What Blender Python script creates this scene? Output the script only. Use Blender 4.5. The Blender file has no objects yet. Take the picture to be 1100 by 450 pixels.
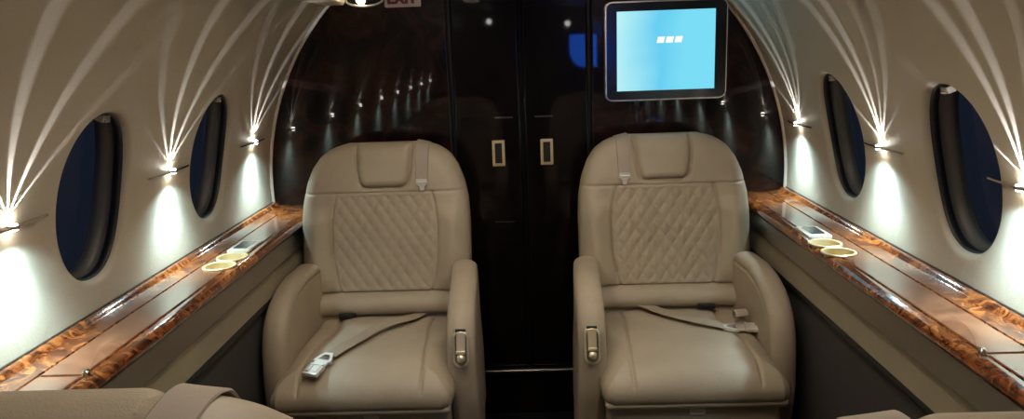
import bpy, bmesh, math, random
import numpy as np
from mathutils import Vector, Matrix, Euler

scene = bpy.context.scene
COL = scene.collection
PI = math.pi
rad = math.radians
random.seed(4)

# ------------------------------------------------------------------ helpers
def link(o, parent=None):
    COL.objects.link(o)
    if parent is not None:
        o.parent = parent
    return o

def tag(o, label=None, cat=None, group=None, kind=None):
    if label: o['label'] = label
    if cat: o['category'] = cat
    if group: o['group'] = group
    if kind: o['kind'] = kind
    return o

def empty(name, loc=(0, 0, 0), rotz=0.0, parent=None):
    o = bpy.data.objects.new(name, None)
    o.empty_display_size = 0.05
    o.location = loc
    o.rotation_euler = (0, 0, rotz)
    return link(o, parent)

def mesh_obj(name, verts, faces, mat, parent=None, smooth=True):
    me = bpy.data.meshes.new(name)
    me.from_pydata([tuple(map(float, v)) for v in verts], [], [tuple(map(int, f)) for f in faces])
    me.validate()
    bm = bmesh.new(); bm.from_mesh(me)
    bmesh.ops.recalc_face_normals(bm, faces=bm.faces)
    bm.to_mesh(me); bm.free()
    if smooth:
        me.polygons.foreach_set('use_smooth', [True] * len(me.polygons))
    me.materials.append(mat)
    return link(bpy.data.objects.new(name, me), parent)

def bm_obj(name, bm, mat, parent=None, smooth=False, recalc=True):
    if recalc:
        bmesh.ops.recalc_face_normals(bm, faces=bm.faces)
    me = bpy.data.meshes.new(name)
    bm.to_mesh(me); bm.free()
    if smooth:
        me.polygons.foreach_set('use_smooth', [True] * len(me.polygons))
        me.set_sharp_from_angle(angle=rad(38))
    me.materials.append(mat)
    o = link(bpy.data.objects.new(name, me), parent)
    if smooth:                                    # keep big flat faces flat beside their rounded edges
        wn_ = o.modifiers.new('weighted', 'WEIGHTED_NORMAL'); wn_.keep_sharp = True; wn_.weight = 90
    return o

def add_box(bm, c, s, bevel=0.0, seg=2, rot=None):
    r = bmesh.ops.create_cube(bm, size=1.0)
    vs = r['verts']
    for v in vs:
        v.co = Vector((v.co.x * s[0], v.co.y * s[1], v.co.z * s[2]))
    if bevel > 0:
        es = list({e for v in vs for e in v.link_edges})
        out = bmesh.ops.bevel(bm, geom=es, offset=bevel, segments=seg, profile=0.5, affect='EDGES')
        vs = list({v for f in out['faces'] for v in f.verts} | {v for v in vs if v.is_valid})
    for v in vs:
        if rot is not None:
            v.co = rot @ v.co
        v.co = v.co + Vector(c)
    return vs

def add_prism(bm, pts, y0, y1, axis='y'):
    """closed polygon pts (a,b) extruded between y0 and y1.  axis y: (a,b)->(x,z)"""
    def mk(p, t):
        if axis == 'y': return (p[0], t, p[1])
        if axis == 'x': return (t, p[0], p[1])
        return (p[0], p[1], t)
    a = [bm.verts.new(mk(p, y0)) for p in pts]
    b = [bm.verts.new(mk(p, y1)) for p in pts]
    n = len(pts)
    bm.faces.new(a); bm.faces.new(b[::-1])
    for i in range(n):
        bm.faces.new((a[i], a[(i + 1) % n], b[(i + 1) % n], b[i]))

def add_lathe(bm, prof, n=32, M=None):
    """prof: list of (r,z); revolve about z, optional matrix M"""
    rings = []
    for (r, z) in prof:
        ring = []
        for k in range(n):
            a = 2 * PI * k / n
            p = Vector((r * math.cos(a), r * math.sin(a), z))
            ring.append(bm.verts.new(M @ p if M else p))
        rings.append(ring)
    for i in range(len(rings) - 1):
        for k in range(n):
            bm.faces.new((rings[i][k], rings[i][(k + 1) % n], rings[i + 1][(k + 1) % n], rings[i + 1][k]))
    return rings

def rrect(w, h, r, n=6, cx=0, cy=0):
    pts = []
    for (sx, sy, a0) in ((1, 1, 0), (-1, 1, 90), (-1, -1, 180), (1, -1, 270)):
        for k in range(n + 1):
            a = rad(a0 + 90 * k / n)
            pts.append((cx + sx * (w / 2 - r) + r * math.cos(a), cy + sy * (h / 2 - r) + r * math.sin(a)))
    return pts

# ------------------------------------------------------------------ materials
def nodes_of(name):
    m = bpy.data.materials.new(name)
    m.use_nodes = True
    nt = m.node_tree
    return m, nt, nt.nodes['Principled BSDF']

def N(nt, t, **kw):
    n = nt.nodes.new(t)
    for k, v in kw.items():
        setattr(n, k, v)
    return n

def bump(nt, b, scale, strength, dist, detail=3.0, ntype='noise'):
    tc = N(nt, 'ShaderNodeTexCoord')
    if ntype == 'noise':
        tx = N(nt, 'ShaderNodeTexNoise'); tx.inputs['Scale'].default_value = scale; tx.inputs['Detail'].default_value = detail
        out = tx.outputs['Fac']
    else:
        tx = N(nt, 'ShaderNodeTexVoronoi'); tx.inputs['Scale'].default_value = scale
        out = tx.outputs['Distance']
    nt.links.new(tc.outputs['Object'], tx.inputs['Vector'])
    bp = N(nt, 'ShaderNodeBump'); bp.inputs['Strength'].default_value = strength; bp.inputs['Distance'].default_value = dist
    nt.links.new(out, bp.inputs['Height']); nt.links.new(bp.outputs['Normal'], b.inputs['Normal'])
    return bp

def simple(name, col, rough=0.5, metal=0.0, coat=0.0, spec=0.5):
    m, nt, b = nodes_of(name)
    b.inputs['Base Color'].default_value = (*col, 1)
    b.inputs['Roughness'].default_value = rough
    b.inputs['Metallic'].default_value = metal
    b.inputs['Coat Weight'].default_value = coat
    b.inputs['Coat Roughness'].default_value = 0.03
    b.inputs['Specular IOR Level'].default_value = spec
    # gentle procedural variation of the finish
    tc = N(nt, 'ShaderNodeTexCoord'); tx = N(nt, 'ShaderNodeTexNoise'); tx.inputs['Scale'].default_value = 35
    mr = N(nt, 'ShaderNodeMapRange')
    mr.inputs['To Min'].default_value = max(0.0, rough - 0.04); mr.inputs['To Max'].default_value = min(1.0, rough + 0.04)
    nt.links.new(tc.outputs['Object'], tx.inputs['Vector']); nt.links.new(tx.outputs['Fac'], mr.inputs['Value'])
    nt.links.new(mr.outputs['Result'], b.inputs['Roughness'])
    return m

def emit(name, col, strength):
    m = bpy.data.materials.new(name); m.use_nodes = True
    nt = m.node_tree; nt.nodes.remove(nt.nodes['Principled BSDF'])
    e = N(nt, 'ShaderNodeEmission'); e.inputs['Color'].default_value = (*col, 1); e.inputs['Strength'].default_value = strength
    nt.links.new(e.outputs[0], nt.nodes['Material Output'].inputs['Surface'])
    return m

def leather(name, col, rough=0.50):
    m, nt, b = nodes_of(name)
    tc = N(nt, 'ShaderNodeTexCoord')
    n1 = N(nt, 'ShaderNodeTexNoise'); n1.inputs['Scale'].default_value = 9; n1.inputs['Detail'].default_value = 4
    cr = N(nt, 'ShaderNodeValToRGB')
    cr.color_ramp.elements[0].position = 0.3; cr.color_ramp.elements[0].color = (*[c * 0.93 for c in col], 1)
    cr.color_ramp.elements[1].position = 0.7; cr.color_ramp.elements[1].color = (*[min(1, c * 1.06) for c in col], 1)
    nt.links.new(tc.outputs['Object'], n1.inputs['Vector']); nt.links.new(n1.outputs['Fac'], cr.inputs['Fac'])
    nt.links.new(cr.outputs['Color'], b.inputs['Base Color'])
    b.inputs['Roughness'].default_value = rough
    v = N(nt, 'ShaderNodeTexVoronoi'); v.inputs['Scale'].default_value = 420
    n2 = N(nt, 'ShaderNodeTexNoise'); n2.inputs['Scale'].default_value = 40; n2.inputs['Detail'].default_value = 4
    mx = N(nt, 'ShaderNodeMath', operation='MULTIPLY_ADD'); mx.inputs[1].default_value = 0.25
    nt.links.new(tc.outputs['Object'], v.inputs['Vector']); nt.links.new(tc.outputs['Object'], n2.inputs['Vector'])
    nt.links.new(v.outputs['Distance'], mx.inputs[0]); nt.links.new(n2.outputs['Fac'], mx.inputs[2])
    bp = N(nt, 'ShaderNodeBump'); bp.inputs['Strength'].default_value = 0.25; bp.inputs['Distance'].default_value = 0.003
    nt.links.new(mx.outputs[0], bp.inputs['Height']); nt.links.new(bp.outputs['Normal'], b.inputs['Normal'])
    return m

def burl(name, dark, mid, light, scale, rough=0.12, coat=1.0, stretch=(1, 1, 1), rotz=0.0, spec=0.5, ior=1.5):
    m, nt, b = nodes_of(name)
    tc = N(nt, 'ShaderNodeTexCoord'); mp = N(nt, 'ShaderNodeMapping'); mp.inputs['Scale'].default_value = stretch
    nt.links.new(tc.outputs['Object'], mp.inputs['Vector'])
    w = N(nt, 'ShaderNodeTexNoise'); w.inputs['Scale'].default_value = scale * 0.45; w.inputs['Detail'].default_value = 3
    nt.links.new(mp.outputs[0], w.inputs['Vector'])
    mx = N(nt, 'ShaderNodeMixRGB'); mx.inputs['Fac'].default_value = 0.16
    nt.links.new(mp.outputs[0], mx.inputs['Color1']); nt.links.new(w.outputs['Color'], mx.inputs['Color2'])
    n = N(nt, 'ShaderNodeTexNoise'); n.inputs['Scale'].default_value = scale; n.inputs['Detail'].default_value = 9
    n.inputs['Roughness'].default_value = 0.62; n.inputs['Distortion'].default_value = 1.6
    nt.links.new(mx.outputs[0], n.inputs['Vector'])
    cr = N(nt, 'ShaderNodeValToRGB'); e = cr.color_ramp.elements
    e[0].position = 0.34; e[0].color = (*dark, 1); e[1].position = 0.66; e[1].color = (*light, 1)
    k = e.new(0.48); k.color = (*mid, 1)
    nt.links.new(n.outputs['Fac'], cr.inputs['Fac']); nt.links.new(cr.outputs['Color'], b.inputs['Base Color'])
    b.inputs['Roughness'].default_value = rough
    b.inputs['Coat Weight'].default_value = coat; b.inputs['Coat Roughness'].default_value = 0.03
    b.inputs['Coat IOR'].default_value = ior
    b.inputs['Specular IOR Level'].default_value = spec
    return m

M = {}
M['leather'] = leather('seat_leather', (0.395, 0.322, 0.232))
M['leather_dark'] = leather('seat_shell', (0.30, 0.235, 0.16), 0.5)
M['wall'] = None
m, nt, b = nodes_of('cabin_liner')
b.inputs['Base Color'].default_value = (0.47, 0.415, 0.32, 1); b.inputs['Roughness'].default_value = 0.55
tc = N(nt, 'ShaderNodeTexCoord')
n1 = N(nt, 'ShaderNodeTexNoise'); n1.inputs['Scale'].default_value = 16; n1.inputs['Detail'].default_value = 5; n1.inputs['Distortion'].default_value = 0.6
n2 = N(nt, 'ShaderNodeTexVoronoi'); n2.inputs['Scale'].default_value = 190
ad = N(nt, 'ShaderNodeMath', operation='MULTIPLY_ADD'); ad.inputs[1].default_value = 0.12
nt.links.new(tc.outputs['Object'], n1.inputs['Vector']); nt.links.new(tc.outputs['Object'], n2.inputs['Vector'])
nt.links.new(n2.outputs['Distance'], ad.inputs[0]); nt.links.new(n1.outputs['Fac'], ad.inputs[2])
bp = N(nt, 'ShaderNodeBump'); bp.inputs['Strength'].default_value = 0.3; bp.inputs['Distance'].default_value = 0.006
nt.links.new(ad.outputs[0], bp.inputs['Height']); nt.links.new(bp.outputs['Normal'], b.inputs['Normal'])
M['wall'] = m
M['panel'] = leather('sidewall_panel', (0.30, 0.25, 0.17), 0.6)
M['lower'] = simple('lower_carpet_panel', (0.045, 0.038, 0.034), 0.85)
M['black'] = simple('black_seam', (0.006, 0.006, 0.006), 0.5)
M['carpet'] = simple('black_carpet', (0.006, 0.006, 0.007), 0.95, spec=0.1)
bump(M['carpet'].node_tree, M['carpet'].node_tree.nodes['Principled BSDF'], 500, 0.6, 0.004)
M['burl'] = burl('burl_walnut', (0.022, 0.005, 0.002), (0.125, 0.030, 0.008), (0.37, 0.115, 0.026), 27, 0.16)
M['burl_lid'] = burl('burl_lid', (0.115, 0.040, 0.018), (0.17, 0.064, 0.030), (0.23, 0.092, 0.045), 12, 0.25, 0.9)
M['lacquer'] = burl('dark_lacquer_burl', (0.0014, 0.0005, 0.0004), (0.0055, 0.0018, 0.0010), (0.030, 0.0090, 0.0045), 9, 0.35, 0.9, spec=0.08, ior=1.36)
M['lacquer_black'] = burl('black_lacquer', (0.003, 0.002, 0.0018), (0.005, 0.003, 0.0025), (0.008, 0.005, 0.004), 8, 0.35, 0.8, spec=0.05, ior=1.33)
M['rail'] = simple('brushed_dark_metal', (0.38, 0.35, 0.315), 0.33, 1.0)
M['strip'] = simple('dark_edge_metal', (0.12, 0.10, 0.085), 0.3, 0.9)
M['cup'] = simple('cup_gold', (0.80, 0.62, 0.34), 0.3, 0.45)
M['chrome'] = simple('polished_metal', (0.75, 0.70, 0.60), 0.18, 1.0)
M['gold'] = simple('champagne_gold', (0.86, 0.76, 0.56), 0.30, 0.7)
M['silver'] = simple('satin_silver', (0.78, 0.74, 0.66), 0.46, 0.45)
M['webbing'] = simple('beige_webbing', (0.37, 0.30, 0.24), 0.7)
bump(M['webbing'].node_tree, M['webbing'].node_tree.nodes['Principled BSDF'], 600, 0.2, 0.001)
M['webbing_grey'] = simple('taupe_webbing', (0.33, 0.265, 0.19), 0.6)
M['gasket'] = simple('black_rubber', (0.008, 0.008, 0.009), 0.45)
M['reveal'] = simple('grey_window_liner', (0.07, 0.068, 0.064), 0.45)
M['bezel'] = simple('black_bezel', (0.004, 0.005, 0.008), 0.15)
M['offwhite'] = simple('offwhite_plastic', (0.62, 0.56, 0.46), 0.4)
M['display'] = simple('dark_display', (0.02, 0.024, 0.03), 0.1)
M['red'] = simple('dark_red_letter', (0.16, 0.012, 0.02), 0.5)
M['sign'] = simple('pale_sign_face', (0.60, 0.47, 0.46), 0.5)
M['led'] = emit('led_lens', (1.0, 0.95, 0.85), 110)
M['warm_lamp'] = emit('warm_lamp', (1.0, 0.80, 0.50), 22)
M['ceiling_lamp'] = emit('ceiling_diffuser', (1.0, 0.90, 0.76), 20)
M['blue_screen'] = emit('blue_screen', (0.02, 0.16, 1.0), 13.0)
M['aft_lamp'] = emit('aft_lamp', (1, 0.97, 0.9), 25)
M['white_mark'] = emit('screen_white', (1, 1, 1), 1.0)

# screen: cyan gradient of the picture it shows
m = bpy.data.materials.new('cyan_screen'); m.use_nodes = True
nt = m.node_tree; nt.nodes.remove(nt.nodes['Principled BSDF'])
tc = N(nt, 'ShaderNodeTexCoord'); sp = N(nt, 'ShaderNodeSeparateXYZ'); nt.links.new(tc.outputs['Generated'], sp.inputs[0])
ns = N(nt, 'ShaderNodeTexNoise'); ns.inputs['Scale'].default_value = 1.6; nt.links.new(tc.outputs['Generated'], ns.inputs['Vector'])
ma = N(nt, 'ShaderNodeMath', operation='MULTIPLY_ADD'); ma.inputs[1].default_value = 0.35
nt.links.new(ns.outputs['Fac'], ma.inputs[0]); nt.links.new(sp.outputs['X'], ma.inputs[2])
cr = N(nt, 'ShaderNodeValToRGB'); e = cr.color_ramp.elements
e[0].position = 0.12; e[0].color = (0.50, 0.90, 0.93, 1); e[1].position = 0.62; e[1].color = (0.14, 0.62, 0.88, 1)
k = e.new(1.15 / 1.35); k.color = (0.20, 0.72, 0.92, 1)
nt.links.new(ma.outputs[0], cr.inputs['Fac'])
em = N(nt, 'ShaderNodeEmission'); em.inputs['Strength'].default_value = 1.0
nt.links.new(cr.outputs['Color'], em.inputs['Color']); nt.links.new(em.outputs[0], nt.nodes['Material Output'].inputs['Surface'])
M['screen'] = m

# window pane: clear, slightly blue acrylic
m = bpy.data.materials.new('window_acrylic'); m.use_nodes = True
nt = m.node_tree; nt.nodes.remove(nt.nodes['Principled BSDF'])
tr = N(nt, 'ShaderNodeBsdfTransparent'); tr.inputs['Color'].default_value = (0.82, 0.88, 0.95, 1)
gl = N(nt, 'ShaderNodeBsdfGlossy'); gl.inputs['Roughness'].default_value = 0.04; gl.inputs['Color'].default_value = (0.8, 0.85, 0.9, 1)
fr = N(nt, 'ShaderNodeFresnel'); fr.inputs['IOR'].default_value = 1.06
mx = N(nt, 'ShaderNodeMixShader')
nt.links.new(fr.outputs[0], mx.inputs[0]); nt.links.new(tr.outputs[0], mx.inputs[1]); nt.links.new(gl.outputs[0], mx.inputs[2])
nt.links.new(mx.outputs[0], nt.nodes['Material Output'].inputs['Surface'])
M['pane'] = m

# ------------------------------------------------------------------ world: night sky outside
w = bpy.data.worlds.new('night'); scene.world = w; w.use_nodes = True
wn = w.node_tree
tc = N(wn, 'ShaderNodeTexCoord'); sp = N(wn, 'ShaderNodeSeparateXYZ'); wn.links.new(tc.outputs['Generated'], sp.inputs[0])
cr = N(wn, 'ShaderNodeValToRGB'); e = cr.color_ramp.elements
e[0].position = 0.40; e[0].color = (0.0075, 0.0100, 0.0170, 1); e[1].position = 0.75; e[1].color = (0.008, 0.0130, 0.026, 1)
mr = N(wn, 'ShaderNodeMapRange'); mr.inputs['From Min'].default_value = -1
wn.links.new(sp.outputs['Z'], mr.inputs['Value']); wn.links.new(mr.outputs[0], cr.inputs['Fac'])
wn.links.new(cr.outputs['Color'], wn.nodes['Background'].inputs['Color'])
wn.nodes['Background'].inputs['Strength'].default_value = 1.0

# ------------------------------------------------------------------ cabin section
R, ZC = 0.77, 0.75
YB = 2.2            # forward bulkhead
YA = -1.9           # aft bulkhead
S0, S1 = -0.09, 0.62
def sec(s):
    if s >= 0:
        a = s / R
        return R * math.cos(a), ZC + R * math.sin(a), math.cos(a), math.sin(a)
    return R, ZC + s, 1.0, 0.0
def wp(side, y, s, d=0.0):
    """point on the liner; d>0 pushes out of the cabin"""
    x, z, nx, nz = sec(s)
    return (side * (x + nx * d), y, z + nz * d)

PITCH, HW, HS, SCN = 0.49, 0.105, 0.150, 0.170
def oval(a, hw=HW, hs=HS, p=2.2):
    c, s_ = math.cos(a), math.sin(a)
    return (math.copysign(abs(c) ** (2 / p), c) * hw, math.copysign(abs(s_) ** (2 / p), s_) * hs)

def cell_ray(a_pt, y0):
    """rectangle boundary hit by the ray from the oval centre through a_pt"""
    dy, ds = a_pt
    ty = (PITCH / 2) / abs(dy) if abs(dy) > 1e-9 else 1e9
    lim = (S1 - SCN) if ds > 0 else (SCN - S0)
    ts = lim / abs(ds) if abs(ds) > 1e-9 else 1e9
    t = min(ty, ts)
    return (dy * t, ds * t)

# boundary angles, with the four rectangle corners included
angs = [2 * PI * k / 96 for k in range(96)]
pts0 = [oval(a) for a in angs]
def build_wall(side, name, ywins, y_front):
    V, F = [], []
    def vid(p): V.append(p); return len(V) - 1
    LIP = 0.012
    for yc in ywins:
        pts = list(pts0)
        for cx, cy in ((PITCH / 2, S1 - SCN), (-PITCH / 2, S1 - SCN), (PITCH / 2, S0 - SCN), (-PITCH / 2, S0 - SCN)):
            lo, best = None, None
            # scale the corner direction back on to the oval
            t = 1.0 / ((abs(cx) / HW) ** 2.2 + (abs(cy) / HS) ** 2.2) ** (1 / 2.2)
            pts.append((cx * t, cy * t))
        pts.sort(key=lambda q: math.atan2(q[1], q[0]))
        n = len(pts)
        rings = []
        for k in range(5):                                   # rounded lip running outwards
            a = PI / 2 * (1 - k / 5)
            g = LIP * (1 - math.sin(a)); dep = LIP * (1 - math.cos(a))
            ring = []
            for (py, ps) in pts:
                q = 1 + g / math.hypot(py, ps)
                ring.append(vid(wp(side, yc + py * q, SCN + ps * q, dep)))
            rings.append(ring)
        for k in range(15):
            f = (k / 14) ** 1.25
            ring = []
            for (py, ps) in pts:
                q = 1 + LIP / math.hypot(py, ps)
                by, bs = cell_ray((py, ps), yc)
                y_, s_ = py * q * (1 - f) + by * f, ps * q * (1 - f) + bs * f
                # soft dish around the opening
                dist = math.hypot(y_, s_) - math.hypot(py, ps) - LIP
                dish = 0.004 * math.exp(-(dist / 0.012) ** 2) if f > 0 else 0.004
                ring.append(vid(wp(side, yc + y_, SCN + s_, dish * 0)))
            rings.append(ring)
        for a, b_ in zip(rings[:-1], rings[1:]):
            for i in range(n):
                F.append((a[i], a[(i + 1) % n], b_[(i + 1) % n], b_[i]))
    # plain strips fore and aft
    ss = np.linspace(S0, S1, 60)
    for (ya, yb) in ((max(ywins) + PITCH / 2, y_front), (YA, min(ywins) - PITCH / 2)):
        ys = np.linspace(ya, yb, 9)
        g = [[vid(wp(side, y, s)) for s in ss] for y in ys]
        for i in range(8):
            for j in range(59):
                F.append((g[i][j], g[i + 1][j], g[i + 1][j + 1], g[i][j + 1]))
    me = bpy.data.meshes.new(name); me.from_pydata(V, [], F)
    bm = bmesh.new(); bm.from_mesh(me); bmesh.ops.remove_doubles(bm, verts=bm.verts, dist=0.0008)
    bmesh.ops.recalc_face_normals(bm, faces=bm.faces); bm.to_mesh(me); bm.free()
    me.polygons.foreach_set('use_smooth', [True] * len(me.polygons)); me.materials.append(M['wall'])
    return tag(link(bpy.data.objects.new(name, me)), kind='structure')

def ring_tube(name, side, yc, stations, mat, parent):
    """stations: list of (scale inset, depth) swept round the oval"""
    V, F = [], []
    n = 96
    for (ins, dep) in stations:
        for k in range(n):
            py, ps = oval(2 * PI * k / n, HW - ins, HS - ins)
            V.append(wp(side, yc + py, SCN + ps, dep))
    for i in range(len(stations) - 1):
        for k in range(n):
            F.append((i * n + k, i * n + (k + 1) % n, (i + 1) * n + (k + 1) % n, (i + 1) * n + k))
    return mesh_obj(name, V, F, mat, parent)

WIN = {-1: [1.268 + 0.49 * k for k in (1, 0, -1, -2, -3, -4, -5)], 1: [1.281 + 0.49 * k for k in (1, 0, -1, -2, -3, -4, -5)]}
wid = 0
for side in (-1, 1):
    build_wall(side, 'wall_left' if side < 0 else 'wall_right', WIN[side], YB)
    for yc in WIN[side]:
        wid += 1
        x, z, _, _ = sec(SCN)
        root = tag(empty('window_%d' % wid, (0, 0, 0)), kind='structure')
        ring_tube('window_gasket', side, yc, [(0.000, 0.0115), (0.0025, 0.012), (0.004, 0.016), (0.004, 0.026), (0.000, 0.028)], M['gasket'], root)
        ring_tube('window_liner', side, yc, [(0.000, 0.020), (0.000, 0.034), (0.003, 0.040), (0.007, 0.043), (0.007, 0.060)], M['reveal'], root)
        V = []; F = []
        n = 64
        for dep in (0.050, 0.056):
            V.append(wp(side, yc, SCN, dep + 0.001))
            for q in (0.35, 0.7, 1.0):
                for k in range(n):
                    py, ps = oval(2 * PI * k / n, HW - 0.006, HS - 0.006)
                    V.append(wp(side, yc + py * q, SCN + ps * q, dep))
        st = 1 + 3 * n
        for L in (0,):
            o = L * st
            for k in range(n):
                F.append((o, o + 1 + k, o + 1 + (k + 1) % n))
                for r_ in (0, 1):
                    F.append((o + 1 + r_ * n + k, o + 1 + (r_ + 1) * n + k, o + 1 + (r_ + 1) * n + (k + 1) % n, o + 1 + r_ * n + (k + 1) % n))
        mesh_obj('pane', V[:st], F, M['pane'], root)
        bm = bmesh.new()
        p = wp(side, yc + 0.030, SCN + HS - 0.018, 0.026)
        _, _, nx, nz = sec(SCN + HS)
        rot = Matrix.Rotation(-side * math.asin(nz), 3, 'Y')
        add_box(bm, p, (0.016, 0.024, 0.014), 0.003, 3, rot)
        add_box(bm, Vector(p) + rot @ Vector((-side * 0.009, 0, -0.003)), (0.005, 0.015, 0.005), 0.0015, 2, rot)
        bm_obj('shade_latch', bm, M['offwhite'], root, smooth=True)

# ------------------------------------------------------------------ bulkheads, floor, ceiling
bm = bmesh.new(); add_box(bm, (0, 0.15, -0.03), (1.9, 4.6, 0.06))
tag(bm_obj('floor', bm, M['carpet']), kind='structure')
bm = bmesh.new()
prof = []
for k in range(13):
    x = -0.56 + 1.12 * k / 12
    prof.append((x, 1.44 + 0.02 * (1 - (x / 0.56) ** 2)))
prof2 = prof + [(0.60, 1.44), (0.60, 1.50), (-0.60, 1.50), (-0.60, 1.44)]
add_prism(bm, prof2, YA, YB)
tag(bm_obj('ceiling', bm, M['wall']), kind='structure')
# forward bulkhead: dark lacquered panels either side of the two doors
SEAM = 0.0045
def panel(name, x0, x1, z0, z1, mat, parent=None, bev=0.006, y=YB, th=0.03):
    bm = bmesh.new(); add_box(bm, ((x0 + x1) / 2, y + th / 2, (z0 + z1) / 2), (x1 - x0, th, z1 - z0), bev, 4)
    return bm_obj(name, bm, mat, parent, smooth=True)
fw = tag(empty('wall_front', (0, YB, 0)), kind='structure')
def at_parent(o, p):
    o.parent = p; o.matrix_parent_inverse = Matrix.Translation(-p.location); return o
at_parent(panel('partition_panel', -0.86, -0.212 - SEAM, 0.0, 1.56, M['lacquer']), fw)
at_parent(panel('partition_panel', 0.193 + SEAM, 0.86, 0.0, 1.56, M['lacquer']), fw)
bm = bmesh.new(); add_box(bm, (0, YB + 0.045, 0.78), (1.8, 0.02, 1.56)); at_parent(bm_obj('backing_panel', bm, M['black']), fw)
bm = bmesh.new()
add_box(bm, (-0.01, YB + 0.002, 0.150), (0.40 - 2 * SEAM, 0.036, 0.012), 0.004, 3)
at_parent(bm_obj('threshold_bar', bm, M['rail'], smooth=True), fw)
at_parent(panel('kick_panel', -0.212 + SEAM, 0.193 - SEAM, 0.0, 0.138, M['lacquer_black']), fw)
for i, (x0, x1, hx, sx) in enumerate(((-0.212, -0.0065, -0.0805, -0.0615), (-0.0065, 0.193, 0.063, 0.0565))):
    d = tag(empty('door_%d' % (i + 1), ((x0 + x1) / 2, YB, 0.15)), kind='structure')
    at_parent(panel('door_leaf', x0 + SEAM, x1 - SEAM, 0.160, 1.50, M['lacquer_black'], bev=0.008), d)
    # recessed pull: metal frame round a dark cup
    bm = bmesh.new()
    outer, inner = rrect(0.037, 0.077, 0.003, 3, hx, 0.843), rrect(0.021, 0.060, 0.002, 3, hx, 0.843)
    n = len(outer)
    rings = []
    for pts, y in ((outer, YB + 0.001), (outer, YB - 0.003), (inner, YB - 0.004), (inner, YB + 0.001)):
        rings.append([bm.verts.new((p[0], y, p[1])) for p in pts])
    for a, b_ in zip(rings[:-1], rings[1:]):
        for k in range(n): bm.faces.new((a[k], a[(k + 1) % n], b_[(k + 1) % n], b_[k]))
    h = at_parent(bm_obj('pull_handle', bm, M['cup'], smooth=True), d)
    tag(h, 'champagne metal frame of the recessed pull')
    bm = bmesh.new(); add_box(bm, (hx, YB - 0.0008, 0.843), (0.0215, 0.002, 0.0605)); cup = bm_obj('handle_recess', bm, M['black']); cup.parent = h
    bm = bmesh.new(); add_box(bm, (sx, YB - 0.001, 0.948), (0.054, 0.003, 0.004), 0.001, 2); at_parent(bm_obj('door_catch', bm, M['strip'], smooth=True), d)
    if i == 0:
        bm = bmesh.new(); add_box(bm, (-0.069, YB - 0.0005, 0.633), (0.06, 0.002, 0.003), 0.0008, 1); at_parent(bm_obj('door_catch', bm, M['lower'], smooth=True), d)
# rear bulkhead behind the camera (mirrored in the lacquer)
bm = bmesh.new(); add_box(bm, (0, YA - 0.03, 0.75), (1.8, 0.06, 1.56)); tag(bm_obj('wall_back', bm, M['lacquer_black']), kind='structure')
# pale trim bead where the liner meets the bulkhead
for side in (-1, 1):
    V, F = [], []
    ss = np.linspace(-0.06, S1, 70)
    pr = [(0.004, -0.012), (-0.005, -0.010), (-0.007, -0.005), (-0.005, 0.000), (0.004, 0.0)]
    for s in ss:
        for (d, dy) in pr: V.append(wp(side, YB + dy, s, d))
    m_ = len(pr)
    for i in range(len(ss) - 1):
        for j in range(m_ - 1): F.append((i * m_ + j, (i + 1) * m_ + j, (i + 1) * m_ + j + 1, i * m_ + j + 1))
    tag(mesh_obj('trim_%d' % (1 if side < 0 else 2), V, F, M['offwhite']), kind='structure')
# sidewall below the ledge
tr_i = 2
for side in (-1, 1):
    tr_i += 1
    bm = bmesh.new(); add_prism(bm, [(side * 0.632, 0.635), (side * 0.632, 0.570), (side * 0.70, 0.570), (side * 0.70, 0.635)], YA, YB - 0.001)
    tag(bm_obj('trim_%d' % tr_i, bm, M['panel']), kind='structure')
    tr_i += 1
    bm = bmesh.new(); add_prism(bm, [(side * 0.631, 0.570), (side * 0.629, 0.563), (side * 0.631, 0.556), (side * 0.70, 0.556), (side * 0.70, 0.570)], YA, YB - 0.001)
    tag(bm_obj('trim_%d' % tr_i, bm, M['black']), kind='structure')
    bm = bmesh.new(); add_prism(bm, [(side * 0.640, 0.556), (side * 0.655, 0.0), (side * 0.80, 0.0), (side * 0.80, 0.556)], YA, YB - 0.001)
    tag(bm_obj('baseboard_' + ('left' if side < 0 else 'right'), bm, M['lower']), kind='structure')

# ------------------------------------------------------------------ side ledges
def cyl_cut(o, centres, r, z0, z1):
    bm = bmesh.new()
    for (x, y) in centres:
        add = bmesh.ops.create_cone(bm, cap_ends=True, segments=40, radius1=r, radius2=r, depth=z1 - z0)
        for v in add['verts']: v.co += Vector((x, y, (z0 + z1) / 2))
    me = bpy.data.meshes.new('cut'); bm.to_mesh(me); bm.free()
    c = bpy.data.objects.new('cut', me); COL.objects.link(c)
    md = o.modifiers.new('cut', 'BOOLEAN'); md.object = c; md.operation = 'DIFFERENCE'; md.solver = 'EXACT'
    bpy.context.view_layer.update()
    dg = bpy.context.evaluated_depsgraph_get()
    new = bpy.data.meshes.new_from_object(o.evaluated_get(dg))
    o.modifiers.clear(); o.data = new
    bpy.data.objects.remove(c)

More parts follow.
